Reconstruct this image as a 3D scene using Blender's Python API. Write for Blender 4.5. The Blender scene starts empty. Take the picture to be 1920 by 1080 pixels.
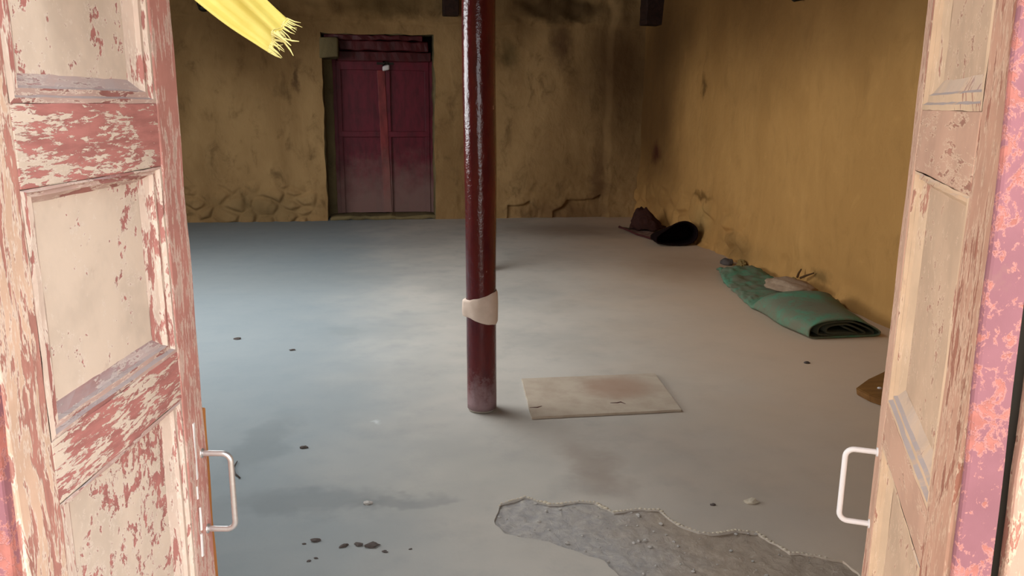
import bpy, bmesh, math, random
import numpy as np
from mathutils import Vector, Matrix, noise

random.seed(7)
S = bpy.context.scene
COL = S.collection

# ------------------------------------------------------------------ camera
F_PX = 1520.0
PITCH, ROLL, YAW, CAM_H = math.radians(12.75), math.radians(0.5), math.radians(9.6), 1.45
fw = Vector((math.sin(YAW) * math.cos(PITCH), math.cos(YAW) * math.cos(PITCH), -math.sin(PITCH)))
rt0 = Vector((math.cos(YAW), -math.sin(YAW), 0))
up0 = rt0.cross(fw)
rt = rt0 * math.cos(ROLL) + up0 * math.sin(ROLL)
up = rt.cross(fw)
cam = bpy.data.cameras.new('camera')
cam.sensor_fit = 'HORIZONTAL'
cam.sensor_width = 36.0
cam.lens = 36.0 * F_PX / 1920.0
cam.clip_start = 0.02
cam_o = bpy.data.objects.new('camera', cam)
COL.objects.link(cam_o)
cam_o.matrix_world = Matrix(((rt.x, up.x, -fw.x, 0), (rt.y, up.y, -fw.y, 0), (rt.z, up.z, -fw.z, CAM_H), (0, 0, 0, 1)))
S.camera = cam_o

# ------------------------------------------------------------------ world, daylight, exposure
W = bpy.data.worlds.new('World')
S.world = W
W.use_nodes = True
bg = W.node_tree.nodes['Background']
bg.inputs[0].default_value = (0.97, 0.98, 1.0, 1)
bg.inputs[1].default_value = 3.6


def area(name, loc, rot, sx, sy, power, col):
    l = bpy.data.lights.new(name, 'AREA')
    l.shape = 'RECTANGLE'
    l.size, l.size_y = sx, sy
    l.energy = power
    l.color = col
    o = bpy.data.objects.new(name, l)
    o.location = loc
    o.rotation_euler = rot
    COL.objects.link(o)
    return o


SKY = (-1.05, 5.2, 2.0, 1.8)                    # skylight centre x, y and size
area('skylight_daylight', (SKY[0], SKY[1], 3.1), (0, 0, 0), SKY[2], SKY[3], 92, (0.93, 0.97, 1.0))
area('side_window_daylight', (-4.15, 5.4, 1.75), (0, math.radians(-90), 0), 1.5, 3.4, 125, (0.95, 0.98, 1.0))

S.view_settings.view_transform = 'Standard'
S.view_settings.look = 'None'
S.view_settings.gamma = 1.0
S.view_settings.use_curve_mapping = False
S.view_settings.exposure = 0.0


# ------------------------------------------------------------------ helpers
def lin(c):
    return tuple(((v / 255) / 12.92 if v / 255 <= 0.04045 else ((v / 255 + 0.055) / 1.055) ** 2.4) for v in c) + (1.0,)


def obj(name, me, mat=None, parent=None):
    if isinstance(me, bmesh.types.BMesh):
        bm = me
        me = bpy.data.meshes.new(name)
        bm.to_mesh(me)
        bm.free()
    o = bpy.data.objects.new(name, me)
    COL.objects.link(o)
    if mat:
        me.materials.clear()
        me.materials.append(mat)
    if parent:
        o.parent = parent
    return o


def smooth(o, on=True):
    for p in o.data.polygons:
        p.use_smooth = on
    return o


def tag(o, label, cat=None, group=None, kind=None):
    o['label'] = label
    if cat:
        o['category'] = cat
    if group:
        o['group'] = group
    if kind:
        o['kind'] = kind
    return o


def empty(name, loc=(0, 0, 0), rz=0.0):
    o = bpy.data.objects.new(name, None)
    o.empty_display_size = 0.1
    COL.objects.link(o)
    o.location = loc
    o.rotation_euler = (0, 0, rz)
    return o


def box_bm(x0, x1, y0, y1, z0, z1, bevel=0.0, seg=2, cuts=0, jit=0.0, seed=0.0):
    bm = bmesh.new()
    bmesh.ops.create_cube(bm, size=1)
    for v in bm.verts:
        v.co = Vector((x0 if v.co.x < 0 else x1, y0 if v.co.y < 0 else y1, z0 if v.co.z < 0 else z1))
    if cuts:
        L = (abs(x1 - x0), abs(y1 - y0), abs(z1 - z0))
        ax = L.index(max(L))
        es = [e for e in bm.edges if abs((e.verts[0].co - e.verts[1].co)[ax]) > 1e-6]
        bmesh.ops.subdivide_edges(bm, edges=es, cuts=cuts, use_grid_fill=True)
    if bevel:
        es = [e for e in bm.edges if len(e.link_faces) == 2 and e.calc_face_angle(0) > 0.5]
        bmesh.ops.bevel(bm, geom=es, offset=bevel, segments=seg, affect='EDGES', profile=0.5)
    if jit:
        for v in bm.verts:
            n = noise.noise_vector(v.co * 9 + Vector((seed, seed * 2.1, seed * 0.7)))
            v.co += n * jit
    bmesh.ops.recalc_face_normals(bm, faces=bm.faces)
    return bm


def merge(bms):
    out = bmesh.new()
    for b in bms:
        me = bpy.data.meshes.new('t')
        b.to_mesh(me)
        b.free()
        out.from_mesh(me)
        bpy.data.meshes.remove(me)
    return out


def tube_bm(pts, rad, seg=12, cap=True):
    bm = bmesh.new()
    pts = [Vector(p) for p in pts]
    rad = rad if isinstance(rad, (list, tuple)) else [rad] * len(pts)
    rings = []
    prev = None
    for i, p in enumerate(pts):
        d = (pts[min(i + 1, len(pts) - 1)] - pts[max(i - 1, 0)]).normalized()
        if prev is None:
            a = d.orthogonal().normalized()
        else:
            a = (prev - d * prev.dot(d)).normalized()
        prev = a
        b = d.cross(a)
        rings.append([bm.verts.new(p + (a * math.cos(2 * math.pi * k / seg) + b * math.sin(2 * math.pi * k / seg)) * rad[i]) for k in range(seg)])
    for i in range(len(rings) - 1):
        for k in range(seg):
            bm.faces.new((rings[i][k], rings[i][(k + 1) % seg], rings[i + 1][(k + 1) % seg], rings[i + 1][k]))
    if cap:
        bm.faces.new(rings[0][::-1])
        bm.faces.new(rings[-1])
    bmesh.ops.recalc_face_normals(bm, faces=bm.faces)
    return bm


def lump_bm(sx, sy, sz, rough=0.25, seed=0.0, sub=3, freq=1.6, flat=True):
    bm = bmesh.new()
    bmesh.ops.create_icosphere(bm, subdivisions=sub, radius=1)
    for v in bm.verts:
        n = v.co.normalized()
        r = 1 + rough * (noise.noise(n * freq + Vector((seed, seed * 1.7, -seed))) + 0.45 * noise.noise(n * freq * 2.7 + Vector((seed * 3, 1, seed))))
        p = n * r
        if flat:
            p.z = max(p.z, -0.35)
        v.co = Vector((p.x * sx, p.y * sy, (p.z + (0.35 if flat else 0)) * sz))
    return bm


def sstep(a, b, x):
    t = max(0.0, min(1.0, (x - a) / (b - a)))
    return t * t * (3 - 2 * t)


# ------------------------------------------------------------------ node materials
class G:
    def __init__(self, name):
        self.m = bpy.data.materials.new(name)
        self.m.use_nodes = True
        self.t = self.m.node_tree
        self.b = self.t.nodes['Principled BSDF']

    def n(self, typ, **kw):
        nd = self.t.nodes.new(typ)
        for k, v in kw.items():
            setattr(nd, k, v)
        return nd

    def link(self, a, b):
        if hasattr(a, 'is_output') or hasattr(a, 'links'):
            self.t.links.new(a, b)
        else:
            b.default_value = a

    def co(self, scale=(1, 1, 1), loc=(0, 0, 0), rot=(0, 0, 0), src='Object'):
        tc = self.n('ShaderNodeTexCoord')
        mp = self.n('ShaderNodeMapping')
        self.link(tc.outputs[src], mp.inputs[0])
        mp.inputs['Location'].default_value = loc
        mp.inputs['Rotation'].default_value = rot
        mp.inputs['Scale'].default_value = scale
        return mp.outputs[0]

    def noise(self, vec, scale=5.0, detail=4.0, rough=0.55, dist=0.0, col=False):
        nd = self.n('ShaderNodeTexNoise')
        self.link(vec, nd.inputs['Vector'])
        nd.inputs['Scale'].default_value = scale
        nd.inputs['Detail'].default_value = detail
        nd.inputs['Roughness'].default_value = rough
        nd.inputs['Distortion'].default_value = dist
        return nd.outputs['Color' if col else 'Fac']

    def voro(self, vec, scale, feature='DISTANCE_TO_EDGE'):
        nd = self.n('ShaderNodeTexVoronoi', feature=feature)
        self.link(vec, nd.inputs['Vector'])
        nd.inputs['Scale'].default_value = scale
        return nd.outputs['Distance']

    def math(self, op, a, b=0.0, clamp=False):
        nd = self.n('ShaderNodeMath', operation=op, use_clamp=clamp)
        self.link(a, nd.inputs[0])
        self.link(b, nd.inputs[1])
        return nd.outputs[0]

    def add(self, a, b): return self.math('ADD', a, b)
    def sub(self, a, b): return self.math('SUBTRACT', a, b)
    def mul(self, a, b): return self.math('MULTIPLY', a, b)

    def step(self, x, a, b):
        nd = self.n('ShaderNodeMapRange', interpolation_type='SMOOTHSTEP')
        self.link(x, nd.inputs[0])
        nd.inputs[1].default_value = a
        nd.inputs[2].default_value = b
        return nd.outputs[0]

    def mix(self, f, a, b, blend='MIX'):
        nd = self.n('ShaderNodeMix', data_type='RGBA', blend_type=blend)
        self.link(f, nd.inputs['Factor'])
        self.link(a, nd.inputs['A'] if False else nd.inputs[6])
        self.link(b, nd.inputs[7])
        return nd.outputs[2]

    def ramp(self, f, stops):
        nd = self.n('ShaderNodeValToRGB')
        el = nd.color_ramp.elements
        while len(el) < len(stops):
            el.new(0.5)
        for e, (p, c) in zip(el, stops):
            e.position = p
            e.color = c
        self.link(f, nd.inputs[0])
        return nd.outputs[0]

    def sep(self, vec):
        nd = self.n('ShaderNodeSeparateXYZ')
        self.link(vec, nd.inputs[0])
        return nd.outputs

    def blob(self, warp, centre, size, rot=0.0, soft=0.5):
        """soft-edged patch in object space; warp is a warped coordinate"""
        mp = self.n('ShaderNodeMapping', vector_type='TEXTURE')
        self.link(warp, mp.inputs[0])
        mp.inputs['Location'].default_value = centre
        mp.inputs['Rotation'].default_value = (0, 0, rot) if not isinstance(rot, tuple) else rot
        mp.inputs['Scale'].default_value = size
        ln = self.n('ShaderNodeVectorMath', operation='LENGTH')
        self.link(mp.outputs[0], ln.inputs[0])
        return self.step(ln.outputs['Value'], 1.0, 1.0 - soft)

    def warp(self, vec, amt, scale, detail=3.0):
        c = self.noise(vec, scale, detail, 0.6, col=True)
        s = self.n('ShaderNodeVectorMath', operation='SUBTRACT')
        self.link(c, s.inputs[0])
        s.inputs[1].default_value = (0.5, 0.5, 0.5)
        k = self.n('ShaderNodeVectorMath', operation='SCALE')
        self.link(s.outputs[0], k.inputs[0])
        k.inputs['Scale'].default_value = amt
        a = self.n('ShaderNodeVectorMath', operation='ADD')
        self.link(vec, a.inputs[0])
        self.link(k.outputs[0], a.inputs[1])
        return a.outputs[0]

    def upness(self):
        g = self.n('ShaderNodeNewGeometry')
        return self.sep(g.outputs['Normal'])[2]

    def done(self, color, rough=0.8, bump=None, bstr=0.4, bdist=0.01, spec=0.3, **kw):
        self.link(color, self.b.inputs['Base Color'])
        self.link(rough, self.b.inputs['Roughness'])
        self.b.inputs['Specular IOR Level'].default_value = spec
        if bump is not None:
            bp = self.n('ShaderNodeBump')
            bp.inputs['Strength'].default_value = bstr
            bp.inputs['Distance'].default_value = bdist
            self.link(bump, bp.inputs['Height'])
            self.link(bp.outputs[0], self.b.inputs['Normal'])
        for k, v in kw.items():
            self.link(v, self.b.inputs[k])
        return self.m


def peel_mat(name, top, under, pale, along, amount, seed, dust=False, fine=1.0, big=0.26):
    """old paint flaking off in streaks that follow the board"""
    g = G(name)
    off = (seed * 3.1, seed * 1.7, seed * 2.3)
    st = {'x': (0.30, 1, 1.5), 'z': (1.5, 1, 0.28), 'n': (1, 1, 0.8)}[along]
    v = g.co(st, off)
    v0 = g.co((1, 1, 1), off)
    a = g.noise(v, 34 * fine, 5, 0.74, 0.4)
    b = g.noise(v0, 5.5, 3, 0.55, 0.6)
    c = g.noise(v, 95 * fine, 3, 0.6)
    h = g.add(g.add(g.mul(a, 0.62), g.mul(b, big)), g.mul(c, 0.22))
    mid = (0.84 + big) * 0.5 + (0.5 - amount) * 0.36
    peel = g.step(h, mid - 0.012, mid + 0.018)
    edge = g.mul(g.step(h, mid - 0.045, mid - 0.01), g.sub(1.0, peel))
    tv = g.noise(v0, 9, 4, 0.6)
    tone = g.mix(g.step(tv, 0.35, 0.7), top, tuple(x * 0.84 for x in top[:3]) + (1,))
    uv = g.noise(v, 40, 4, 0.6)
    utone = g.mix(g.step(uv, 0.35, 0.68), under, tuple(x * 0.74 for x in under[:3]) + (1,))
    col = g.mix(peel, tone, utone)
    col = g.mix(g.mul(edge, 0.7), col, pale)
    grime = g.step(g.noise(v0, 14, 4, 0.7), 0.62, 0.75)
    col = g.mix(g.mul(grime, 0.30), col, lin((150, 112, 100)))
    if dust:
        u = g.step(g.upness(), 0.25, 0.7)
        dn = g.step(g.noise(v, 18, 4, 0.6), 0.25, 0.5)
        col = g.mix(g.mul(u, g.mul(dn, 0.85)), col, lin((182, 172, 172)))
    hh = g.add(g.mul(peel, -0.6), g.mul(g.noise(v, 60, 4, 0.6), 0.4))
    return g.done(col, 0.72, hh, 0.6, 0.002, 0.25)


CREAM, RED, PALE = lin((232, 212, 192)), lin((198, 132, 124)), lin((238, 222, 206))
CREAM2, RED2, PALE2 = lin((212, 178, 148)), lin((188, 134, 112)), lin((230, 200, 170))
M = {}
M['panelL'] = peel_mat('cream_panel_paint', CREAM, RED, PALE, 'n', 0.30, 1.0)
M['panelL2'] = peel_mat('cream_panel_paint_scuffed', CREAM, RED, PALE, 'n', 0.42, 4.3, big=0.4)
M['railL'] = peel_mat('red_rail_paint', CREAM, RED, PALE, 'x', 0.58, 2.0, fine=1.7)
M['stileL'] = peel_mat('red_stile_paint', lin((204, 144, 132)), lin((224, 190, 174)), PALE, 'z', 0.38, 3.0, fine=1.5)
M['hingeL'] = peel_mat('pink_stile_paint', lin((228, 192, 166)), lin((198, 140, 126)), PALE, 'z', 0.46, 5.0)
M['mouldL'] = peel_mat('dusty_moulding_paint', lin((228, 204, 186)), lin((192, 130, 120)), PALE, 'z', 0.40, 6.0, dust=True)
M['mouldLx'] = peel_mat('dusty_sill_paint', lin((210, 178, 166)), lin((176, 120, 112)), PALE, 'x', 0.45, 6.5, dust=True)
M['panelR'] = peel_mat('tan_panel_paint', CREAM2, RED2, PALE2, 'n', 0.26, 7.0)
M['railR'] = peel_mat('salmon_rail_paint', lin((210, 166, 140)), RED2, PALE2, 'x', 0.30, 8.0)
M['stileR'] = peel_mat('salmon_stile_paint', lin((214, 170, 144)), RED2, PALE2, 'z', 0.36, 9.0)
M['hingeR'] = peel_mat('brown_stile_paint', lin((204, 156, 130)), lin((176, 118, 96)), PALE2, 'z', 0.45, 10.0)
M['mouldR'] = peel_mat('tan_moulding_paint', lin((224, 190, 156)), RED2, PALE2, 'z', 0.26, 11.0, dust=True)
M['jamb'] = peel_mat('pink_jamb_paint', lin((150, 100, 106)), lin((186, 116, 104)), lin((204, 140, 126)), 'n', 0.42, 12.0, fine=1.4, big=0.5)
M['casing'] = peel_mat('casing_paint', lin((206, 160, 138)), lin((180, 124, 106)), PALE2, 'z', 0.45, 13.0)


def wood_mat(name, c1, c2, seed=0, along='z', rough=0.8, sc=24):
    g = G(name)
    st = {'x': (0.12, 1, 1), 'z': (1, 1, 0.12), 'y': (1, 0.12, 1)}[along]
    v = g.co(st, (seed, seed * 2, seed * 3))
    a = g.noise(v, sc, 5, 0.6, 0.8)
    col = g.mix(g.step(a, 0.3, 0.7), c1, c2)
    return g.done(col, rough, a, 0.3, 0.004)


M['raw'] = wood_mat('raw_orange_wood', lin((196, 132, 72)), lin((160, 98, 50)), 1)
M['beam'] = wood_mat('dark_beam_wood', lin((54, 32, 22)), lin((36, 20, 14)), 2, 'y')
M['ceil'] = wood_mat('ceiling_boards', lin((96, 72, 48)), lin((66, 48, 32)), 3, 'y')

g = G('brushed_steel_handle')
hn = g.noise(g.co((1, 1, 1)), 120, 3)
M['steel'] = g.done(g.mix(hn, lin((232, 230, 228)), lin((206, 202, 200))), 0.3, hn, 0.1, 0.001, 0.5, Metallic=0.75)
M['steel_white'] = G('white_painted_handle').done(lin((236, 230, 226)), 0.35, None, spec=0.5)


def door3_mat(name, base, seed):
    g = G(name)
    v = g.co((1.6, 1, 0.5), (seed, 0, 0))
    v0 = g.co((1, 1, 1), (seed * 2, 0, 0))
    a = g.noise(v, 8, 5, 0.65)
    col = g.mix(g.step(a, 0.35, 0.7), base, tuple(x * 0.55 for x in base[:3]) + (1,))
    z = g.sep(g.co())[2]
    z2 = g.add(z, g.mul(g.sub(g.noise(v0, 5, 4, 0.6), 0.5), 0.8))
    dust = g.step(z2, 0.95, 0.15)
    col = g.mix(g.mul(dust, 0.75), col, lin((132, 108, 100)))
    return g.done(col, g.add(0.5, g.mul(dust, 0.35)), a, 0.25, 0.005, 0.3)


M['maroon'] = door3_mat('maroon_door_paint', lin((104, 24, 40)), 1)
M['maroon2'] = door3_mat('maroon_post_paint', lin((132, 50, 50)), 4)
M['lintel'] = door3_mat('maroon_lintel_paint', lin((78, 20, 24)), 7)

# pillar: glossy dark red, worn and dusty at the foot
g = G('glossy_red_pillar_paint')
v = g.co((1, 1, 0.3))
v0 = g.co()
a = g.noise(v, 14, 5, 0.6)
col = g.mix(g.step(a, 0.3, 0.75), lin((94, 26, 24)), lin((70, 18, 26)))
z = g.sep(v0)[2]
zz = g.add(z, g.mul(g.sub(g.noise(v0, 22, 5, 0.7), 0.5), 0.35))
foot = g.step(zz, 0.22, 0.02)
col = g.mix(g.mul(foot, 0.7), col, lin((150, 128, 130)))
fl = g.step(g.noise(g.co((1, 1, 0.6), (3, 1, 2)), 34, 4, 0.7), 0.68, 0.74)
col = g.mix(g.mul(fl, 0.55), col, lin((176, 130, 118)))
M['pillar'] = g.done(col, g.add(0.17, g.mul(foot, 0.6)), g.add(g.noise(v, 9, 4, 0.6), g.mul(g.noise(v0, 60, 3), 0.25)), 0.45, 0.014, 0.5)

g = G('pale_plaster_wrap')
wv = g.co()
wn = g.noise(wv, 30, 4)
M['wrap'] = g.done(g.mix(wn, lin((226, 206, 190)), lin((204, 182, 164))), 0.85, wn, 0.3, 0.004)
M['stone'] = G('pillar_foot_stone').done(lin((150, 142, 130)), 0.9)

g = G('yellow_silk')
yv = g.co()
yn = g.noise(yv, 18, 4)
M['silk'] = g.done(g.mix(g.step(yn, 0.3, 0.7), lin((194, 180, 94)), lin((184, 164, 76))), 0.55, g.noise(g.co((1, 1, 1)), 260, 2), 0.1, 0.0006, 0.3)
M['fringe'] = G('pale_yellow_threads').done(lin((206, 194, 124)), 0.7)

# floor: worn grey screed with dust, wet-looking dark wipes, brown earth, and side tints painted for the light
g = G('worn_grey_screed')
v = g.co()
w = g.warp(v, 0.55, 2.2, 2)
w2 = g.warp(v, 0.34, 5.0, 3)
n1 = g.noise(v, 0.9, 4, 0.6)
n2 = g.noise(v, 4.5, 5, 0.65)
n3 = g.noise(v, 60, 3, 0.6)
base = g.mix(g.step(n1, 0.36, 0.66), lin((184, 178, 168)), lin((166, 162, 154)))
base = g.mix(g.mul(g.step(n2, 0.45, 0.75), 0.30), base, lin((138, 138, 136)))
xs = g.sep(w)
earth = g.step(g.sub(xs[0], g.mul(xs[1], 0.10)), 0.3, 2.3)  # mask of the tan tint, which also carries the lightening for weak light
base = g.mix(g.mul(earth, 0.85), base, lin((204, 178, 150)))  # dusty tan tint, lightened to make up for weak light on the right
sky_tint = g.step(xs[0], 0.7, -0.6)
base = g.mix(g.mul(sky_tint, 0.85), base, lin((122, 134, 139)))  # bluish skylight tone and hot-spot dimming painted into the left floor


def put(base, c, s, r, soft, k, col, ww):
    return g.mix(g.mul(g.blob(ww, (c[0], c[1], 0), (s[0], s[1], 5), r, soft), k), base, lin(col))


base = put(base, (-0.52, 3.45), (0.16, 0.42), -0.2, 0.7, 0.40, (104, 112, 114), w2)
base = put(base, (-0.30, 2.86), (0.42, 0.16), -0.15, 0.6, 0.45, (106, 112, 114), w2)
base = put(base, (0.05, 2.80), (0.26, 0.07), 0.05, 0.6, 0.45, (112, 116, 116), w2)
base = put(base, (-0.75, 2.75), (0.30, 0.30), 0.0, 0.9, 0.45, (112, 118, 120), w2)
base = put(base, (-0.22, 5.2), (0.16, 0.22), 0.3, 0.8, 0.30, (120, 128, 128), w2)
base = put(base, (0.86, 3.05), (0.17, 0.42), 0.15, 0.8, 0.38, (136, 118, 104), w2)
base = put(base, (0.80, 2.85), (0.22, 0.20), 0.0, 0.8, 0.25, (132, 116, 104), w2)
base = put(base, (0.35, 2.95), (0.45, 0.35), 0.0, 0.9, 0.35, (178, 174, 164), w)
base = put(base, (-0.6, 6.9), (1.6, 0.9), 0.1, 0.9, 0.35, (128, 134, 134), w)
base = put(base, (2.3, 9.3), (1.2, 0.9), 0.0, 0.9, 0.55, (116, 94, 76), w)
base = put(base, (2.8, 7.0), (0.8, 1.2), 0.0, 0.9, 0.45, (140, 114, 90), w)
base = put(base, (-0.05, 3.6), (0.05, 0.05), 0.0, 0.9, 0.5, (206, 210, 212), w2)
spk = g.step(n3, 0.70, 0.78)
base = g.mix(g.mul(spk, 0.25), base, lin((110, 104, 98)))
M['floor'] = g.done(base, g.add(0.62, g.mul(n2, 0.3)), g.add(g.mul(n2, 0.6), g.mul(n3, 0.2)), 0.25, 0.008, 0.25)

g = G('broken_screed_rubble')
v = g.co()
a = g.noise(v, 26, 6, 0.7, 0.4)
b = g.noise(v, 5, 4, 0.6)
xx = g.sep(v)[0]
col = g.mix(g.step(a, 0.32, 0.68), lin((150, 148, 146)), lin((172, 167, 160)))
col = g.mix(g.mul(g.step(g.add(xx, g.mul(b, 0.5)), 0.9, 1.35), 0.6), col, lin((158, 138, 114)))
col = g.mix(g.mul(g.step(a, 0.60, 0.72), 0.5), col, lin((196, 190, 180)))
M['rubble'] = g.done(col, 0.95, a, 0.6, 0.010, 0.15)
M['lip'] = G('pale_screed_edge').done(lin((196, 186, 166)), 0.9)
M['pebble'] = G('grey_grit').done(lin((176, 172, 166)), 0.95)


# walls: smoky ochre mud plaster, with fading light at the top painted in
def wall_mat(name, ca, cb, seed, blobs, dirt=0.75):
    g = G(name)
    v = g.co()
    w = g.warp(v, 0.55, 1.7, 3)
    w3 = g.warp(v, 0.22, 6, 3)
    vv = g.co((1, 1, 0.38), (seed, seed, 0))
    n1 = g.noise(vv, 1.3, 6, 0.62, 0.6)
    n2 = g.noise(g.co((1, 1, 0.6), (seed * 2, 0, 0)), 5.5, 6, 0.65, 0.5)
    n3 = g.noise(v, 40, 3, 0.6)
    col = g.mix(g.step(n1, 0.30, 0.68), ca, cb)
    col = g.mix(g.mul(g.step(n2, 0.50, 0.78), dirt), col, tuple(x * 0.45 for x in cb[:3]) + (1,))
    col = g.mix(g.mul(g.step(n2, 0.42, 0.20), 0.35), col, tuple(min(1, x * 1.30) for x in ca[:3]) + (1,))
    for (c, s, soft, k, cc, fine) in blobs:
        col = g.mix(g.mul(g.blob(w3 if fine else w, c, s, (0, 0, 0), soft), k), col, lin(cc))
    h = g.add(g.mul(n2, 0.8), g.mul(n3, 0.12))
    return g.done(col, 0.92, h, 0.55, 0.03, 0.12)


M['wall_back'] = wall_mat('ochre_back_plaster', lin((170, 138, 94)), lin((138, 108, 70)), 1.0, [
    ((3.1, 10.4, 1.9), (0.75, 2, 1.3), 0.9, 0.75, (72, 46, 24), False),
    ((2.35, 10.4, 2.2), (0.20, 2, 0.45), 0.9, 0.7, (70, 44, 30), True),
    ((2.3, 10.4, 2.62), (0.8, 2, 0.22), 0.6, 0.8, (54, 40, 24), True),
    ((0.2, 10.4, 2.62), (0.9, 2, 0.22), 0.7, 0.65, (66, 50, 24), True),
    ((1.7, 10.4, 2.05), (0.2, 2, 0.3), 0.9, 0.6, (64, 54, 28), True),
    ((-1.3, 10.4, 2.4), (1.7, 2, 1.1), 0.9, 0.8, (88, 62, 32), False),  # dimming towards the ceiling painted in, left part
    ((1.6, 10.4, 2.6), (1.4, 2, 0.6), 0.9, 0.6, (80, 56, 30), False),  # painted shade under the ceiling, right of the door
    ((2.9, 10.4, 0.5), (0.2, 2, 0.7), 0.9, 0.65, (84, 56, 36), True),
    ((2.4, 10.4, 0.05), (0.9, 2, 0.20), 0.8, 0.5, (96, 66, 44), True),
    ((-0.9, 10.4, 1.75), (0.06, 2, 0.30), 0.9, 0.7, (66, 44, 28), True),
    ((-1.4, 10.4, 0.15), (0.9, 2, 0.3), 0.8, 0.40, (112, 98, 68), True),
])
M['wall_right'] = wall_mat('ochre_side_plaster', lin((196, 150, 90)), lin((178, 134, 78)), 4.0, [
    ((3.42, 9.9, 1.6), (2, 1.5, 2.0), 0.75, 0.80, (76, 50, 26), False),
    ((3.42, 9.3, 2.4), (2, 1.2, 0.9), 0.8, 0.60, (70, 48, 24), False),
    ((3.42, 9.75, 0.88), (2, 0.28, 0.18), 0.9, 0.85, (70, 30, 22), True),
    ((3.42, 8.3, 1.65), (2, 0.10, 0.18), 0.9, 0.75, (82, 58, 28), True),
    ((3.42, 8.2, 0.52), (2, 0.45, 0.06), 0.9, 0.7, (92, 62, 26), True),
    ((3.42, 6.6, 2.75), (2, 4.6, 1.6), 0.9, 0.85, (96, 64, 32), False),  # weaker light high on this wall painted as a dark band
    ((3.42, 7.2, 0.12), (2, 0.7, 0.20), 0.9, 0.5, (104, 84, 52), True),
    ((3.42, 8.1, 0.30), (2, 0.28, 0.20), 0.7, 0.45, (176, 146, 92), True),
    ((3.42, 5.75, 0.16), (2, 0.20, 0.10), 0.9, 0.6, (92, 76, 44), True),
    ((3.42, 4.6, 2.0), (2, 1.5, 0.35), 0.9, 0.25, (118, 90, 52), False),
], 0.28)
M['wall_plain'] = wall_mat('ochre_plain_plaster', lin((186, 150, 102)), lin((164, 130, 88)), 9.0, [], 0.4)
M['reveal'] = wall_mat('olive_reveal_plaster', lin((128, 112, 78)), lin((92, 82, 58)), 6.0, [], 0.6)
M['ground'] = wall_mat('outside_earth', lin((176, 160, 138)), lin((156, 140, 120)), 3.0, [], 0.2)

# green mat
g = G('faded_green_mat')
v = g.co()
a = g.noise(v, 11, 6, 0.7, 0.6)
b = g.noise(v, 34, 4, 0.6)
col = g.mix(g.step(a, 0.34, 0.62), lin((78, 138, 110)), lin((96, 120, 96)))
col = g.mix(g.mul(g.step(g.noise(v, 5, 5, 0.65, 0.5), 0.36, 0.60), 0.8), col, lin((112, 106, 88)))
col = g.mix(g.mul(g.step(b, 0.62, 0.72), 0.5), col, lin((78, 78, 68)))
M['mat_green'] = g.done(col, 0.85, b, 0.5, 0.006, 0.2)
M['mat_inner'] = G('dark_mat_backing').done(lin((74, 76, 62)), 0.9)
g = G('dark_brown_cloth')
a = g.noise(g.co(), 20, 5, 0.65)
M['cloth_brown'] = g.done(g.mix(a, lin((74, 46, 38)), lin((46, 28, 26))), 0.95, a, 0.6, 0.02, 0.1)
g = G('black_felt')
a = g.noise(g.co(), 16, 5, 0.65)
M['felt'] = g.done(g.mix(a, lin((34, 20, 20)), lin((18, 12, 12))), 0.97, a, 0.5, 0.01, 0.05)
g = G('grey_felt_sheet')
a = g.noise(g.co(), 16, 5, 0.65)
M['felt_grey'] = g.done(g.mix(g.step(a, 0.3, 0.7), lin((150, 124, 112)), lin((112, 88, 78))), 0.97, a, 0.5, 0.01, 0.05)
M['felt_edge'] = G('maroon_felt_edge').done(lin((76, 34, 32)), 0.95)
g = G('pinkish_rock')
a = g.noise(g.co(), 24, 5, 0.65)
M['rock'] = g.done(g.mix(a, lin((176, 150, 124)), lin((128, 108, 90))), 0.95, a, 0.6, 0.01, 0.1)
M['plaster_bit'] = G('fallen_plaster').done(lin((128, 106, 62)), 0.95)
M['dark_bit'] = G('dark_dry_crumb').done(lin((84, 76, 72)), 0.95)
M['twig'] = G('brown_twig').done(lin((84, 58, 30)), 0.9)
g = G('worn_board_face')
v = g.co()
a = g.noise(v, 9, 5, 0.6)
st = g.blob(g.warp(v, 0.08, 9), (0.52, 0.34, 0), (0.26, 0.24, 1), 0.2, 0.7)
col = g.mix(g.step(a, 0.35, 0.7), lin((180, 166, 148)), lin((168, 152, 134)))
col = g.mix(g.mul(st, 0.65), col, lin((150, 118, 98)))
M['board'] = g.done(col, 0.85, a, 0.2, 0.004, 0.2)
g = G('brown_varnished_wood')
a = g.noise(g.co((0.2, 1, 1)), 22, 5, 0.6)
M['brownwood'] = g.done(g.mix(g.step(a, 0.3, 0.7), lin((138, 98, 52)), lin((112, 76, 38))), 0.55, a, 0.2, 0.004, 0.3)
M['dark_iron'] = G('dark_iron').done(lin((44, 40, 34)), 0.5, None, Metallic=0.6)
M['padlock'] = G('pale_padlock_metal').done(lin((212, 206, 204)), 0.35, None, spec=0.5)

# ------------------------------------------------------------------ room shell
XL, XR, YB, ZC = -4.0, 3.42, 10.40, 2.85

# floor with a broken-out patch
PATCH = [(0.398, 2.655), (0.429, 2.731), (0.527, 2.772), (0.606, 2.705), (0.655, 2.697), (0.719, 2.709), (0.776, 2.692), (0.825, 2.61), (0.928, 2.615),
         (0.996, 2.605), (1.019, 2.502), (1.078, 2.426), (1.14, 2.41), (1.213, 2.417), (1.282, 2.395), (1.295, 2.343), (1.329, 2.259), (1.406, 2.224),
         (1.479, 2.186), (1.49, 2.109), (1.43, 1.793), (1.15, 1.60), (0.90, 1.72), (0.79, 1.95), (0.747, 2.118), (0.723, 2.208), (0.699, 2.306), (0.624, 2.366), (0.55, 2.446),
         (0.473, 2.475), (0.406, 2.521), (0.383, 2.58)]


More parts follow.
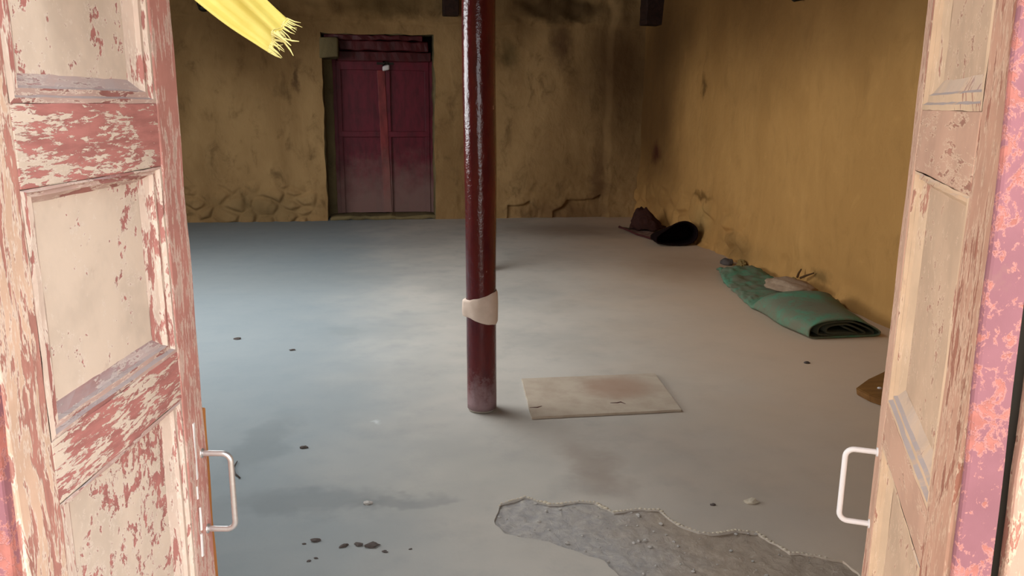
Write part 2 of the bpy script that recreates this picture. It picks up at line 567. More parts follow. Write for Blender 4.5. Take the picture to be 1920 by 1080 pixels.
def densify(poly, step=0.014, jit=0.007):
    out = []
    for i, a in enumerate(poly):
        b = poly[(i + 1) % len(poly)]
        a, b = Vector(a), Vector(b)
        n = max(1, int((b - a).length / step))
        for k in range(n):
            p = a.lerp(b, k / n)
            q = noise.noise_vector(Vector((p.x * 26, p.y * 26, 0.3)))
            out.append((p.x + q.x * jit, p.y + q.y * jit))
    return out


EDGE = densify(PATCH)


def inside(x, y, poly):
    c = False
    j = len(poly) - 1
    for i in range(len(poly)):
        xi, yi = poly[i]
        xj, yj = poly[j]
        if (yi > y) != (yj > y) and x < (xj - xi) * (y - yi) / (yj - yi) + xi:
            c = not c
        j = i
    return c


def edge_dist(x, y, poly):
    best = 9
    for i in range(len(poly)):
        xi, yi = poly[i]
        d = (xi - x) ** 2 + (yi - y) ** 2
        if d < best:
            best = d
    return math.sqrt(best)


bm = bmesh.new()
outer = [bm.verts.new((x, y, 0)) for x, y in ((-4.3, 0.2), (3.7, 0.2), (3.7, 11.3), (-4.3, 11.3))]
hole = [bm.verts.new((x, y, 0)) for x, y in EDGE]
es = [bm.edges.new((L[i], L[(i + 1) % len(L)])) for L in (outer, hole) for i in range(len(L))]
bmesh.ops.triangle_fill(bm, use_beauty=True, use_dissolve=False, edges=es)
low = [bm.verts.new((x, y, -0.03)) for x, y in EDGE]
for i in range(len(EDGE)):
    j = (i + 1) % len(EDGE)
    bm.faces.new((hole[i], hole[j], low[j], low[i]))
bmesh.ops.recalc_face_normals(bm, faces=bm.faces)
up_f = [f for f in bm.faces if abs(f.normal.z) > 0.9]
if up_f and up_f[0].normal.z < 0:
    bmesh.ops.reverse_faces(bm, faces=bm.faces)
floor = obj('floor', bm, M['floor'])
tag(floor, 'worn grey screed floor with dusty brown patches', 'floor', kind='structure')

bm = bmesh.new()
st = 0.009
x0, x1, y0, y1 = 0.34, 1.56, 1.55, 2.82
nx, ny = int((x1 - x0) / st), int((y1 - y0) / st)
vs = {}
for i in range(nx + 1):
    for j in range(ny + 1):
        x, y = x0 + i * st, y0 + j * st
        if not inside(x, y, PATCH) and edge_dist(x, y, PATCH) > 0.09:
            continue
        n = noise.fractal(Vector((x * 14, y * 14, 0)), 1.0, 2.0, 4)
        m = noise.noise(Vector((x * 48, y * 48, 3)))
        vs[i, j] = bm.verts.new((x, y, -0.008 + 0.0040 * n + 0.003 * max(0, m)))
for (i, j) in list(vs):
    if (i + 1, j) in vs and (i, j + 1) in vs and (i + 1, j + 1) in vs:
        bm.faces.new((vs[i, j], vs[i + 1, j], vs[i + 1, j + 1], vs[i, j + 1]))
for v in [v for v in bm.verts if not v.link_faces]:
    bm.verts.remove(v)
for v in bm.verts:
    if not inside(v.co.x, v.co.y, EDGE):
        v.co.z = min(v.co.z, -0.005)
smooth(obj('broken_patch', bm, M['rubble'], floor))
# crumbled raised lip along the far side of the patch
lip = []
for i in range(0, len(EDGE) - 1):
    x, y = EDGE[i]
    if y > 2.2 and (x > 0.42) and inside(x, y - 0.05, PATCH):
        r = 0.002 + 0.004 * abs(noise.noise(Vector((x * 21, y * 21, 8))))
        b = lump_bm(r * 2.2, r * 1.8, r * 1.0, 0.4, i * 0.37, 1)
        for v in b.verts:
            v.co += Vector((x, y + 0.003, 0))
        lip.append(b)
o = obj('crumbled_edge', merge(lip), M['lip'], floor)
o['kind'] = 'stuff'
peb = []
for k in range(170):
    while True:
        x, y = random.uniform(0.38, 1.5), random.uniform(1.7, 2.78)
        if inside(x, y, PATCH):
            break
    r = random.choice((0.002, 0.003, 0.004, 0.006)) * random.uniform(0.7, 1.3)
    b = lump_bm(r * 1.3, r, r * 0.8, 0.5, k * 0.61, 1)
    for v in b.verts:
        v.co += Vector((x, y, -0.007))
    peb.append(b)
o = obj('loose_grit', merge(peb), M['pebble'], floor)
o['kind'] = 'stuff'


# back wall with the recessed doorway
def seg(a, b, n):
    return list(np.linspace(a, b, n + 1))


DX0, DX1, DZ = -0.60, 0.76, 2.27
xs = seg(XL, -2.4, 30)[:-1] + seg(-2.4, DX0, 130)[:-1] + seg(DX0, DX1, 90)[:-1] + seg(DX1, XR + 0.05, 190)
zs = seg(0, 0.6, 44)[:-1] + seg(0.6, DZ, 90)[:-1] + seg(DZ, ZC, 32)
CRACKS = [[(1.70, 0.17), (1.90, 0.17), (1.98, 0.22), (2.12, 0.10)], [(2.30, 0.09), (2.40, 0.14), (2.48, 0.225), (2.83, 0.245), (2.93, 0.30)]]


def crack_z(x):
    for c in CRACKS:
        for (a, b) in zip(c, c[1:]):
            if a[0] <= x <= b[0]:
                return a[1] + (b[1] - a[1]) * (x - a[0]) / (b[0] - a[0])
    return None


def back_disp(x, z):
    d = 0.018 * noise.fractal(Vector((x * 1.4, z * 1.4, 2)), 1.0, 2.0, 3)
    d += 0.005 * noise.fractal(Vector((x * 7, z * 7, 5)), 1.0, 2.0, 3)
    # stones bulging through the plaster low on the left
    k = sstep(0.62, 0.22, z) * sstep(-0.55, -0.8, x)
    if k > 0:
        w = noise.noise_vector(Vector((x * 3, z * 3, 1))) * 0.05
        dist, pts = noise.voronoi(Vector((x * 4.3 + w.x * 4, z * 5.6 + w.y * 4, 0.2)))
        e = dist[1] - dist[0]
        d += k * (0.045 * sstep(0.0, 0.38, e) - 0.022)
    k = sstep(0.75, 0.25, z) * sstep(0.8, 1.1, x)
    if k > 0:
        d += k * 0.022 * noise.fractal(Vector((x * 4, z * 4, 9)), 0.9, 2.0, 4)
    cz = crack_z(x)
    if cz is not None:
        d -= 0.045 * sstep(cz + 0.004, cz - 0.012, z) * sstep(cz - 0.30, cz - 0.03, z)
    if z > 2.40:
        d += 0.03 * sstep(2.40, 2.425, z + 0.02 * noise.noise(Vector((x * 2, 0, 4)))) + 0.035 * sstep(2.42, 2.5, z) * noise.noise(Vector((x * 5, z * 7, 3)))
    # corner pilaster of patched plaster
    d += 0.05 * sstep(2.95, 3.05, x + 0.05 * noise.noise(Vector((0, z * 3, 7))))
    return d


bm = bmesh.new()
gv = {}
for i, x in enumerate(xs):
    for j, z in enumerate(zs):
        wob = 0.018
        ex = noise.noise(Vector((x * 6, z * 6, 11))) * wob
        ez = noise.noise(Vector((x * 6, z * 6, 17))) * wob if 0 < j else 0
        gv[i, j] = bm.verts.new((x + ex, YB - back_disp(x, z), z + ez))
for i in range(len(xs) - 1):
    for j in range(len(zs) - 1):
        if DX0 - 1e-6 <= xs[i] and xs[i + 1] <= DX1 + 1e-6 and zs[j + 1] <= DZ + 1e-6:
            continue
        bm.faces.new((gv[i, j], gv[i + 1, j], gv[i + 1, j + 1], gv[i, j + 1]))
for v in [v for v in bm.verts if not v.link_faces]:
    bm.verts.remove(v)
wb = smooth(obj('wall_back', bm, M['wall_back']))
tag(wb, 'smoke-stained ochre mud plaster wall, top shade painted in, around the maroon door', 'wall', kind='structure')
# reveals of the doorway
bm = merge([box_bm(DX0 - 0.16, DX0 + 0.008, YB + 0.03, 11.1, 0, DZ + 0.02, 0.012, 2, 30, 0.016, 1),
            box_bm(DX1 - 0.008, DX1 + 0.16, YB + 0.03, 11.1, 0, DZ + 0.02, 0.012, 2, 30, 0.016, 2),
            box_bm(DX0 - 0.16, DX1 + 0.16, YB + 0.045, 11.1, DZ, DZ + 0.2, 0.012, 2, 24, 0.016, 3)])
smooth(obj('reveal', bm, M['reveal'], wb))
# plaster corbel in the upper left corner of the doorway
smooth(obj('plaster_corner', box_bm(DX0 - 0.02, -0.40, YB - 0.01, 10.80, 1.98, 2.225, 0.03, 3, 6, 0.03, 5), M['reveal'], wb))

# right wall
ys = seg(0.0, 4.0, 30)[:-1] + seg(4.0, YB + 0.05, 300)
zs = seg(0, 0.8, 50)[:-1] + seg(0.8, ZC, 70)


def right_disp(y, z):
    d = 0.03 * noise.fractal(Vector((y * 0.9, z * 0.9, 12)), 1.0, 2.0, 3)
    d += 0.004 * noise.fractal(Vector((y * 7, z * 7, 15)), 1.0, 2.0, 3)
    # far end: old layer standing back behind a ragged plaster edge
    e = 8.35 + 0.12 * noise.noise(Vector((z * 2.2, 3, 1))) + 0.05 * noise.noise(Vector((z * 9, 3, 1)))
    d -= 0.03 * sstep(e, e + 0.05, y) * sstep(0.5, 0.7, z)
    k = sstep(0.62, 0.2, z) * sstep(6.7, 7.3, y)
    if k > 0:
        dist, pts = noise.voronoi(Vector((y * 3.4, z * 4.6, 5)))
        d += k * (0.05 * sstep(0, 0.4, dist[1] - dist[0]) - 0.02)
    k = sstep(0.42, 0.05, z + 0.10 * noise.noise(Vector((y * 5, 1, 2))))
    d -= 0.035 * k * sstep(7.0, 6.2, y) * sstep(4.9, 5.3, y) * (0.5 + noise.noise(Vector((y * 7, z * 7, 4))))
    d += 0.03 * sstep(0.12, 0.0, z)
    return d


bm = bmesh.new()
gv = [[bm.verts.new((XR - right_disp(y, z), y, z)) for z in zs] for y in ys]
for i in range(len(ys) - 1):
    for j in range(len(zs) - 1):
        bm.faces.new((gv[i][j], gv[i][j + 1], gv[i + 1][j + 1], gv[i + 1][j]))
bmesh.ops.reverse_faces(bm, faces=bm.faces)
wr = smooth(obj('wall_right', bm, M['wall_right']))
tag(wr, 'plain warm ochre mud plaster wall behind the green mat', 'wall', kind='structure')

# left wall with a window opening, all hidden by the left leaf from here
wl = empty('wall_left')
wl['kind'] = 'structure'
tag(wl, 'ochre plaster side wall hidden behind the left leaf', 'wall', kind='structure')
for nm, b in (('plaster', (XL - 0.3, XL, 0.6, 3.7, 0, ZC)), ('plaster', (XL - 0.3, XL, 7.1, 11.2, 0, ZC)),
              ('plaster', (XL - 0.3, XL, 3.7, 7.1, 0, 1.0)), ('plaster', (XL - 0.3, XL, 3.7, 7.1, 2.5, ZC))):
    obj(nm, box_bm(*b), M['wall_plain'], wl)

# ceiling with a skylight hole
cx, cy, sw, sd = SKY
ce = empty('ceiling')
tag(ce, 'dark board ceiling above the hall', 'ceiling', kind='structure')
for b in ((-4.3, cx - sw / 2, 0.2, 11.3), (cx + sw / 2, 3.75, 0.2, 11.3), (cx - sw / 2, cx + sw / 2, 0.2, cy - sd / 2), (cx - sw / 2, cx + sw / 2, cy + sd / 2, 11.3)):
    obj('ceiling_panel', box_bm(b[0], b[1], b[2], b[3], ZC, ZC + 0.15), M['ceil'], ce)

# ------------------------------------------------------------------ front doorway
HL, HR = Vector((-0.405, 0.94, 0)), Vector((0.638, 0.75, 0))
T = (HR - HL).normalized()
WANG = math.atan2(T.y, T.x)
OPEN_W = (HR - HL).length

wf = empty('wall_front', (HL.x, HL.y, 0), WANG)          # local x along the wall, +y into the room
tag(wf, 'thin plaster wall around the front doorway', 'wall', kind='structure')
obj('plaster', box_bm(-4.0, -0.17, -0.02, 0.08, 0, ZC), M['wall_plain'], wf)
obj('plaster', box_bm(OPEN_W + 0.17, OPEN_W + 3.1, -0.02, 0.08, 0, ZC), M['wall_plain'], wf)
obj('plaster', box_bm(-0.2, OPEN_W + 0.2, -0.02, 0.08, 2.05, ZC), M['wall_plain'], wf)

fr = empty('trim_1', (HL.x, HL.y, 0), WANG)
tag(fr, 'pink flaking door frame at the picture edges', 'door frame', kind='structure')


def shear(bm, k):
    for v in bm.verts:
        v.co.x += k * (1.25 - v.co.z)
    return bm


SH = 0.023
obj('jamb', shear(box_bm(OPEN_W - 0.010, OPEN_W + 0.033, -0.024, -0.0135, 0, 1.98, 0.004, 2, 40, 0.003, 3), SH), M['jamb'], fr)
obj('jamb', shear(box_bm(-0.06, -0.003, -0.035, 0.05, 0, 1.98, 0.004, 2, 40, 0.003, 9), -0.010), M['jamb'], fr)
obj('casing', shear(box_bm(OPEN_W + 0.053, OPEN_W + 0.21, -0.016, 0.03, 0, 2.05, 0.004, 2, 40, 0.003, 5), SH), M['casing'], fr)
obj('casing', shear(box_bm(-0.19, -0.075, -0.06, 0.0, 0, 2.05, 0.004, 2, 40, 0.003, 6), -0.010), M['casing'], fr)
obj('dark_gap_strip', shear(box_bm(OPEN_W + 0.0305, OPEN_W + 0.0525, -0.004, 0.03, 0, 2.0), SH), M['dark_iron'], fr)  # dark strip stands in for the shade inside the gap by the jamb
obj('dark_gap_strip', box_bm(-0.20, -0.05, 0.05, 0.08, 0, 2.0), M['beam'], fr)
obj('head', box_bm(-0.07, OPEN_W + 0.05, -0.035, 0.06, 1.97, 2.06, 0.004), M['jamb'], fr)
obj('threshold', box_bm(-0.06, OPEN_W + 0.05, -0.05, 0.06, 0, 0.045, 0.006), M['casing'], fr)

gr = obj('ground', box_bm(-7, 7, -9, 1.0, -0.3, -0.005), M['ground'])
tag(gr, 'pale earth outside the front doorway', 'ground', kind='structure')


def moulding(u0, u1, v0, v1, wdt, s, mats, parent):
    """four mitred sticks that slope from the frame face down to the sunk panel"""
    wx, wzb, wzt = wdt
    prof = [(0.0, 0.001), (0.18, 0.000), (0.26, 0.006), (0.50, 0.0045), (0.58, 0.010), (1.0, 0.0185)]
    def rect(t):
        return (u0 + wx * t, u1 - wx * t, v0 + wzb * t, v1 - wzt * t)
    for side in range(4):
        bm = bmesh.new()
        rows = []
        for t, d in prof:
            a, b, c, e = rect(t)
            p = [((a, c), (a, e)), ((b, c), (b, e)), ((a, c), (b, c)), ((a, e), (b, e))][side]
            row = []
            for k in range(13):
                q = k / 12
                x, z = p[0][0] + (p[1][0] - p[0][0]) * q, p[0][1] + (p[1][1] - p[0][1]) * q
                jn = noise.noise_vector(Vector((x * 30, z * 30, t * 5))) * 0.0012
                row.append(bm.verts.new((x + jn.x, -s * (d + 0.0005) + jn.y, z + jn.z)))
            rows.append(row)
        for r in range(len(rows) - 1):
            for k in range(12):
                bm.faces.new((rows[r][k], rows[r][k + 1], rows[r + 1][k + 1], rows[r + 1][k]))
        bmesh.ops.recalc_face_normals(bm, faces=bm.faces)
        n = sum((f.normal for f in bm.faces), Vector())
        if n.y * s < 0:
            bmesh.ops.reverse_faces(bm, faces=bm.faces)
        obj('moulding', bm, mats[0] if side < 2 else mats[1], parent)


def leaf(name, H, ang, s, W, ua, ub, gaps, ztop, mats, label, seed, mw, ustart):
    """s: side of local y that looks outwards; gaps: panel openings (z0, z1)"""
    r = empty(name, (H.x, H.y, 0), math.pi / 2 - ang)
    tag(r, label, 'door', kind='structure')
    y0, y1 = sorted((0.0, -s * 0.031))
    obj('hinge_stile', box_bm(ustart, ua, y0, y1, 0.05, ztop, 0.003, 2, 40, 0.002, seed), mats['hinge'], r)
    obj('meeting_stile', box_bm(ub, W, y0, y1, 0.05, ztop, 0.003, 2, 40, 0.0022, seed + 1), mats['stile'], r)
    zz = [0.05] + [z for g_ in gaps for z in g_] + [ztop]
    for k in range(0, len(zz), 2):
        obj('rail', box_bm(ua - 0.001, ub + 0.001, y0 + 0.0008, y1 - 0.0008, zz[k], zz[k + 1], 0.0025, 2, 16, 0.0018, seed + k), mats['rail'], r)
    for k, (z0, z1) in enumerate(gaps):
        ya, yb = sorted((-s * 0.019, -s * 0.028))
        obj('panel', box_bm(ua - 0.005, ub + 0.005, ya, yb, z0 - 0.005, z1 + 0.005), mats['panel'][k % len(mats['panel'])], r)
        moulding(ua, ub, z0, z1, mw, s, mats['mould'], r)
    return r


def handle(parent, u, z0, z1, proj, s, mat, rad=0.0052):
    pts = []
    rc = 0.016
    def arc(cy_, cz, a0, a1):
        for k in range(7):
            a = a0 + (a1 - a0) * k / 6
            pts.append((u, s * (cy_ + rc * math.cos(a)), cz + rc * math.sin(a)))
    pts.append((u, -s * 0.01, z1))
    pts.append((u, s * 0.01, z1))
    arc(proj - rc, z1 - rc, math.pi / 2, 0)
    arc(proj - rc, z0 + rc, 0, -math.pi / 2)
    pts.append((u, s * 0.01, z0))
    pts.append((u, -s * 0.01, z0))
    h = smooth(obj('handle', tube_bm(pts, rad, 14), mat, parent))
    for z in (z0, z1):
        smooth(obj('handle_collar', tube_bm([(u, -s * 0.002, z), (u, s * 0.0025, z)], 0.0085, 16), mat, h))
    return h


d1 = leaf('door_1', HL, math.radians(10.04), -1, 0.51, 0.058, 0.428, [(0.20, 0.962), (1.046, 1.350), (1.447, 1.83)], 1.95,
          dict(hinge=M['hingeL'], stile=M['stileL'], rail=M['railL'], panel=[M['panelL2'], M['panelL'], M['panelL']], mould=(M['mouldL'], M['mouldLx'])),
          'open left door leaf with cream panels and flaking red rails', 1.0, (0.050, 0.034, 0.02), -0.02)
handle(d1, 0.487, 0.690, 0.838, 0.052, -1, M['steel'])
# bare wood strip of the rebate and chipped white paint beside the handle
obj('rebate_strip', box_bm(0.502, 0.527, 0.002, 0.022, 0.05, 0.912, 0.003, 2, 30, 0.004, 4), M['raw'], d1)
chip = []
for (z0, z1, u, w_) in ((0.80, 0.905, 0.457, 0.007), (0.765, 0.79, 0.455, 0.004), (0.705, 0.75, 0.452, 0.004), (0.655, 0.70, 0.448, 0.006)):
    b = box_bm(u, u + w_, -0.0028, 0.001, z0, z1, 0.001, 1, 12, 0.004, z0 * 9)
    chip.append(b)
obj('white_chip_edge', merge(chip), M['steel_white'], d1)

d2 = leaf('door_2', HR, math.radians(27.36), 1, 0.612, 0.125, 0.548, [(0.20, 0.855), (0.937, 1.348), (1.447, 1.83)], 1.95,
          dict(hinge=M['hingeR'], stile=M['stileR'], rail=M['railR'], panel=[M['panelR']], mould=(M['mouldR'], M['mouldR'])),
          'open right door leaf with tan panels and salmon frame', 7.0, (0.055, 0.045, 0.022), 0.0)
handle(d2, 0.585, 0.680, 0.826, 0.055, 1, M['steel_white'])

# ------------------------------------------------------------------ maroon door in the back wall
d3 = empty('door_3', (0, 10.75, 0))
tag(d3, 'closed maroon double door with padlock in the back wall', 'door', kind='structure')
obj('back_boarding', box_bm(-0.75, 0.92, 0.13, 0.2, 0, 2.45), M['beam'], d3)
obj('plaster_fill', box_bm(-0.64, -0.49, -0.03, 0.1, 0, 2.1, 0.01, 2, 20, 0.012, 4), M['reveal'], d3)
sill = obj('sill', box_bm(-0.58, 0.76, -0.33, 0.2, 0, 0.05, 0.02, 2, 20, 0.02, 2), M['reveal'], d3)
for k, (a, b) in enumerate(((-0.445, 0.135), (0.165, 0.712))):
    lf = obj('door_leaf', box_bm(a, b, 0.0, 0.035, 0.055, 1.97, 0.003), M['maroon'], d3)
    obj('mid_rail', box_bm(a, b, -0.04, 0.0, 1.03, 1.10, 0.004, 2, 8, 0.004, k), M['maroon'], lf)
    obj('top_rail', box_bm(a, b, -0.035, 0.0, 1.86, 1.97, 0.004, 2, 8, 0.004, k), M['maroon'], lf)
    obj('side_rail', box_bm(a, a + 0.055, -0.034, 0.0, 0.055, 1.97, 0.004, 2, 8, 0.004, k), M['maroon'], lf)
    obj('side_rail', box_bm(b - 0.055, b, -0.034, 0.0, 0.055, 1.97, 0.004, 2, 8, 0.004, k), M['maroon'], lf)
bm = box_bm(0.085, 0.185, -0.045, 0.01, 0.06, 1.86, 0.006, 2, 20, 0.006, 3)
for v in bm.verts:
    v.co.x += 0.045 * (0.9 - v.co.z) * 0.6
obj('meeting_post', bm, M['maroon2'], d3)
obj('frame_post', box_bm(-0.50, -0.435, -0.02, 0.06, 0.03, 2.0, 0.006, 2, 20, 0.008, 6), M['maroon'], d3)
obj('frame_post', box_bm(0.705, 0.765, -0.02, 0.06, 0.03, 2.0, 0.006, 2, 20, 0.008, 7), M['maroon'], d3)
obj('lintel', box_bm(-0.43, 0.74, -0.10, 0.12, 1.965, 2.08, 0.01, 2, 20, 0.012, 8), M['lintel'], d3)
obj('lintel', box_bm(-0.40, 0.70, -0.22, 0.12, 2.085, 2.20, 0.014, 2, 20, 0.016, 9), M['lintel'], d3)
obj('lintel', box_bm(-0.56, 0.62, -0.30, 0.12, 2.205, 2.262, 0.01, 2, 20, 0.016, 10), M['lintel'], d3)
pl = box_bm(0.128, 0.218, -0.095, -0.05, 1.852, 1.918, 0.02, 4)
for v in pl.verts:
    v.co.z += 0.22 * (v.co.x - 0.17)
lk = smooth(obj('padlock', pl, M['padlock'], d3))
pts = [(0.152 + 0.023 * (1 - math.cos(t)), -0.067, 1.925 + 0.035 * math.sin(t)) for t in np.linspace(0, math.pi, 10)]
smooth(obj('shackle', tube_bm(pts, 0.006, 8), M['dark_iron'], lk))
obj('hasp', box_bm(0.06, 0.27, -0.05, -0.043, 1.925, 1.955, 0.002), M['dark_iron'], d3)


# ------------------------------------------------------------------ pillars
def pillar(name, x, y, r, lean, label, seed):
    p = empty(name, (x, y, 0))
    tag(p, label, 'pillar')
    bm = bmesh.new()
    rings = []
    nseg, nz = 40, 90
    for j in range(nz + 1):
        z = 0.012 + (2.60 - 0.012) * j / nz
        ring = []
        for k in range(nseg):
            a = 2 * math.pi * k / nseg
            q = r * (1 + 0.020 * noise.noise(Vector((math.cos(a) * 0.8, math.sin(a) * 0.8, z * 2.3 + seed))) + 0.012 * noise.noise(Vector((math.cos(a) * 2, math.sin(a) * 2, z * 7 + seed))))
            q *= 1 + 0.05 * sstep(0.6, 1.3, z)
            ring.append(bm.verts.new((math.cos(a) * q + lean[0] * z + 0.004 * noise.noise(Vector((z * 1.5, seed, 0))), math.sin(a) * q + lean[1] * z, z)))
        rings.append(ring)
    for j in range(nz):
        for k in range(nseg):
            bm.faces.new((rings[j][k], rings[j][(k + 1) % nseg], rings[j + 1][(k + 1) % nseg], rings[j + 1][k]))
    bm.faces.new(rings[0][::-1])
    bm.faces.new(rings[-1])
    smooth(obj('shaft', bm, M['pillar'], p))
    smooth(obj('foot_stone', lump_bm(r * 0.98, r * 0.98, 0.022, 0.12, seed, 3), M['stone'], p))
    obj('bracket', box_bm(-0.45 + lean[0] * 2.6, 0.45 + lean[0] * 2.6, -0.09, 0.09, 2.59, 2.70, 0.02), M['beam'], p)
    return p


pillar('red_pillar', 0.483, 3.70, 0.0705, (-0.0085, 0.0), 'glossy dark red wooden pillar standing in the middle of the floor', 2.0)
pillar('red_pillar', 0.915, 7.02, 0.066, (-0.0045, 0.0), 'dark red wooden pillar standing behind the front pillar', 8.0)
for (x, y, nm) in ((0.46, 3.70, 'nearer'), (0.90, 7.02, 'farther')):
    b = obj('roof_beam', box_bm(-3.98, 3.36, y - 0.08, y + 0.08, 2.70, ZC - 0.002, 0.01), M['beam'])
    tag(b, f'dark wooden roof beam carried by the {nm} pillar', 'beam')

# pale wrap round the front pillar
bm = bmesh.new()
rings = []
nseg = 48
for j in range(15):
    t = j / 14
    ring = []
    for k in range(nseg):
        a = 2 * math.pi * k / nseg
        sx = math.cos(a)                       # +1 right, -1 left
        zb = 0.435 + 0.040 * (0.5 - 0.5 * sx) ** 1.5 + 0.006 * noise.noise(Vector((math.cos(a) * 2, math.sin(a) * 2, 1)))
        zt = 0.598 - 0.042 * (0.5 - 0.5 * sx) + 0.005 * noise.noise(Vector((math.cos(a) * 2, math.sin(a) * 2, 4)))
        z = zb + (zt - zb) * t
        q = 0.0765 + 0.0035 * math.sin(math.pi * t) + 0.0025 * noise.noise(Vector((sx * 3, math.sin(a) * 3, z * 20)))
        q += 0.013 * math.exp(-((a - math.pi * 1.03) / 0.28) ** 2)
        if j in (0, 14):
            q = 0.0725
        ring.append(bm.verts.new((sx * q - 0.0085 * z, math.sin(a) * q, z)))
    rings.append(ring)
for j in range(14):
    for k in range(nseg):
        bm.faces.new((rings[j][k], rings[j][(k + 1) % nseg], rings[j + 1][(k + 1) % nseg], rings[j + 1][k]))
w = smooth(obj('cloth_wrap', bm, M['wrap']))
w.location = (0.483, 3.70, 0)
tag(w, 'off-white wrapping tied round the lower front pillar', 'wrapping')

# ------------------------------------------------------------------ thin board on the floor
tl = [(0.747, 4.079), (1.49, 4.064), (1.434, 3.522), (0.697, 3.531)]
o3 = tl[3]
bm = bmesh.new()
loop = []
for i in range(4):
    a, b = Vector(tl[i]), Vector(tl[(i + 1) % 4])
    for k in range(16):
        p = a.lerp(b, k / 16)
        q = noise.noise_vector(Vector((p.x * 14, p.y * 14, 2))) * 0.004
        loop.append((p.x + q.x - o3[0], p.y + q.y - o3[1]))
top = [bm.verts.new((x, y, 0.013)) for x, y in loop]
bot = [bm.verts.new((x, y, 0.001)) for x, y in loop]
bm.faces.new(top[::-1])
bm.faces.new(bot)
for i in range(len(loop)):
    j = (i + 1) % len(loop)
    bm.faces.new((top[i], top[j], bot[j], bot[i]))
bmesh.ops.recalc_face_normals(bm, faces=bm.faces)
fb = empty('floor_board', (o3[0], o3[1], 0))
tag(fb, 'thin pale rectangular board lying flat beside the front pillar', 'board')
obj('sheet', bm, M['board'], fb)
for (pts, nm) in (([(0.012, 0.12), (0.05, 0.115), (0.075, 0.13)], 'tear'), ([(0.42, 0.125), (0.455, 0.12), (0.475, 0.128), (0.49, 0.10)], 'tear')):
    obj(nm, tube_bm([(x, y, 0.0132) for x, y in pts], [0.0015] + [0.0035] * (len(pts) - 2) + [0.0015], 6), M['felt_edge'], fb)


# ------------------------------------------------------------------ rolled green mat
def ribbon(rows, mat, name, parent, thick):
    bm = bmesh.new()
    vv = [[bm.verts.new(p) for p in r] for r in rows]
    for i in range(len(vv) - 1):
        for k in range(len(vv[0]) - 1):
            bm.faces.new((vv[i][k], vv[i][k + 1], vv[i + 1][k + 1], vv[i + 1][k]))
    bmesh.ops.recalc_face_normals(bm, faces=bm.faces)
    o = smooth(obj(name, bm, mat, parent))
    md = o.modifiers.new('thickness', 'SOLIDIFY')
    md.thickness = thick
    md.offset = 0
    return o


def interp(t, tab):
    for (a, b) in zip(tab, tab[1:]):
        if t <= b[0]:
            k = (t - a[0]) / (b[0] - a[0])
            k = k * k * (3 - 2 * k)
            return a[1] + (b[1] - a[1]) * k
    return tab[-1][1]


A, B = Vector((2.93, 4.60, 0)), Vector((2.93, 6.80, 0))
gm = empty('rolled_mat', A)
tag(gm, 'faded green mat, half rolled up, along the right wall', 'mat')
ax = (B - A)
L_ = ax.length
ax.normalize()
sd_ = Vector((ax.y, -ax.x, 0))
HT = [(0, 0.125), (0.15, 0.14), (0.29, 0.160), (0.325, 0.145), (0.37, 0.05), (0.7, 0.045), (0.9, 0.07), (1, 0.02)]
WD = [(0, 0.230), (0.15, 0.262), (0.3, 0.275), (0.5, 0.265), (0.8, 0.22), (1, 0.15)]
SK = [(0, 0.05), (0.15, 0.2), (0.29, 0.4), (0.4, 0.1), (1, 0.0)]
CX = [(0, 0.0), (0.15, -0.01), (0.3, 0.02), (0.6, 0.115), (1.0, 0.25)]


def mat_pt(t, phi, shrink=1.0):
    hh, ww, sk = interp(t, HT), interp(t, WD), interp(t, SK)
    c, s_ = math.cos(phi), math.sin(phi)
    x = ww * shrink * (1 if c > 0 else -1) * abs(c) ** 0.8
    zc = hh * 0.42
    z = zc + (hh - zc) * shrink * (abs(s_) ** 0.85 if s_ > 0 else -abs(s_) ** 0.35 * (zc / (hh - zc)))
    z = max(z, 0.008 * (2 - shrink))
    x += sk * ww * (z / hh) * 0.75 * shrink
    if c > 0 and t < 0.31:                      # pointed edge on the wall side
        x += 0.04 * c ** 3
        z = max(0.008, z * (1 - 0.5 * c ** 2))
    if t > 0.32 and shrink > 0.95:
        k = sstep(0.32, 0.42, t)
        z += k * 0.016 * (noise.noise(Vector((x * 13, t * 26, 1))) + 0.6 * noise.noise(Vector((x * 30, t * 60, 6)))) * (1 if s_ > 0 else 0)
        x += k * 0.02 * noise.noise(Vector((t * 22, s_ * 2, 4)))
    z = max(z, 0.006)
    p = ax * (t * L_) + sd_ * (x + interp(t, CX))
    return Vector((p.x, p.y, z))


rows = [[mat_pt(t, 2 * math.pi * k / 72 + 0.0) for k in range(73)] for t in np.linspace(0, 1, 110)]
ribbon(rows, M['mat_green'], 'outer_layer', gm, 0.009)
rows = []
for t in np.linspace(0.006, 0.22, 8):
    row = []
    for k in range(90):
        f = k / 89
        phi = -1.2 + f * 2 * math.pi * 2.4
        row.append(mat_pt(t, phi, 0.88 - 0.62 * f))
    rows.append(row)
ribbon(rows, M['mat_inner'], 'inner_coil', gm, 0.011)

rk = smooth(obj('flat_rock', lump_bm(0.15, 0.22, 0.062, 0.25, 3.3, 4, 1.9), M['rock']))
rk.location = (3.18, 5.74, 0.056)
rk.rotation_euler = (0.03, 0.0, 0.35)
tag(rk, 'pinkish flat rock weighing down the green mat', 'rock')

# ------------------------------------------------------------------ dark roll and cloth in the far corner
br = empty('felt_roll', (2.90, 8.06, 0))
tag(br, 'black rolled felt mat with open end near the back corner', 'mat')


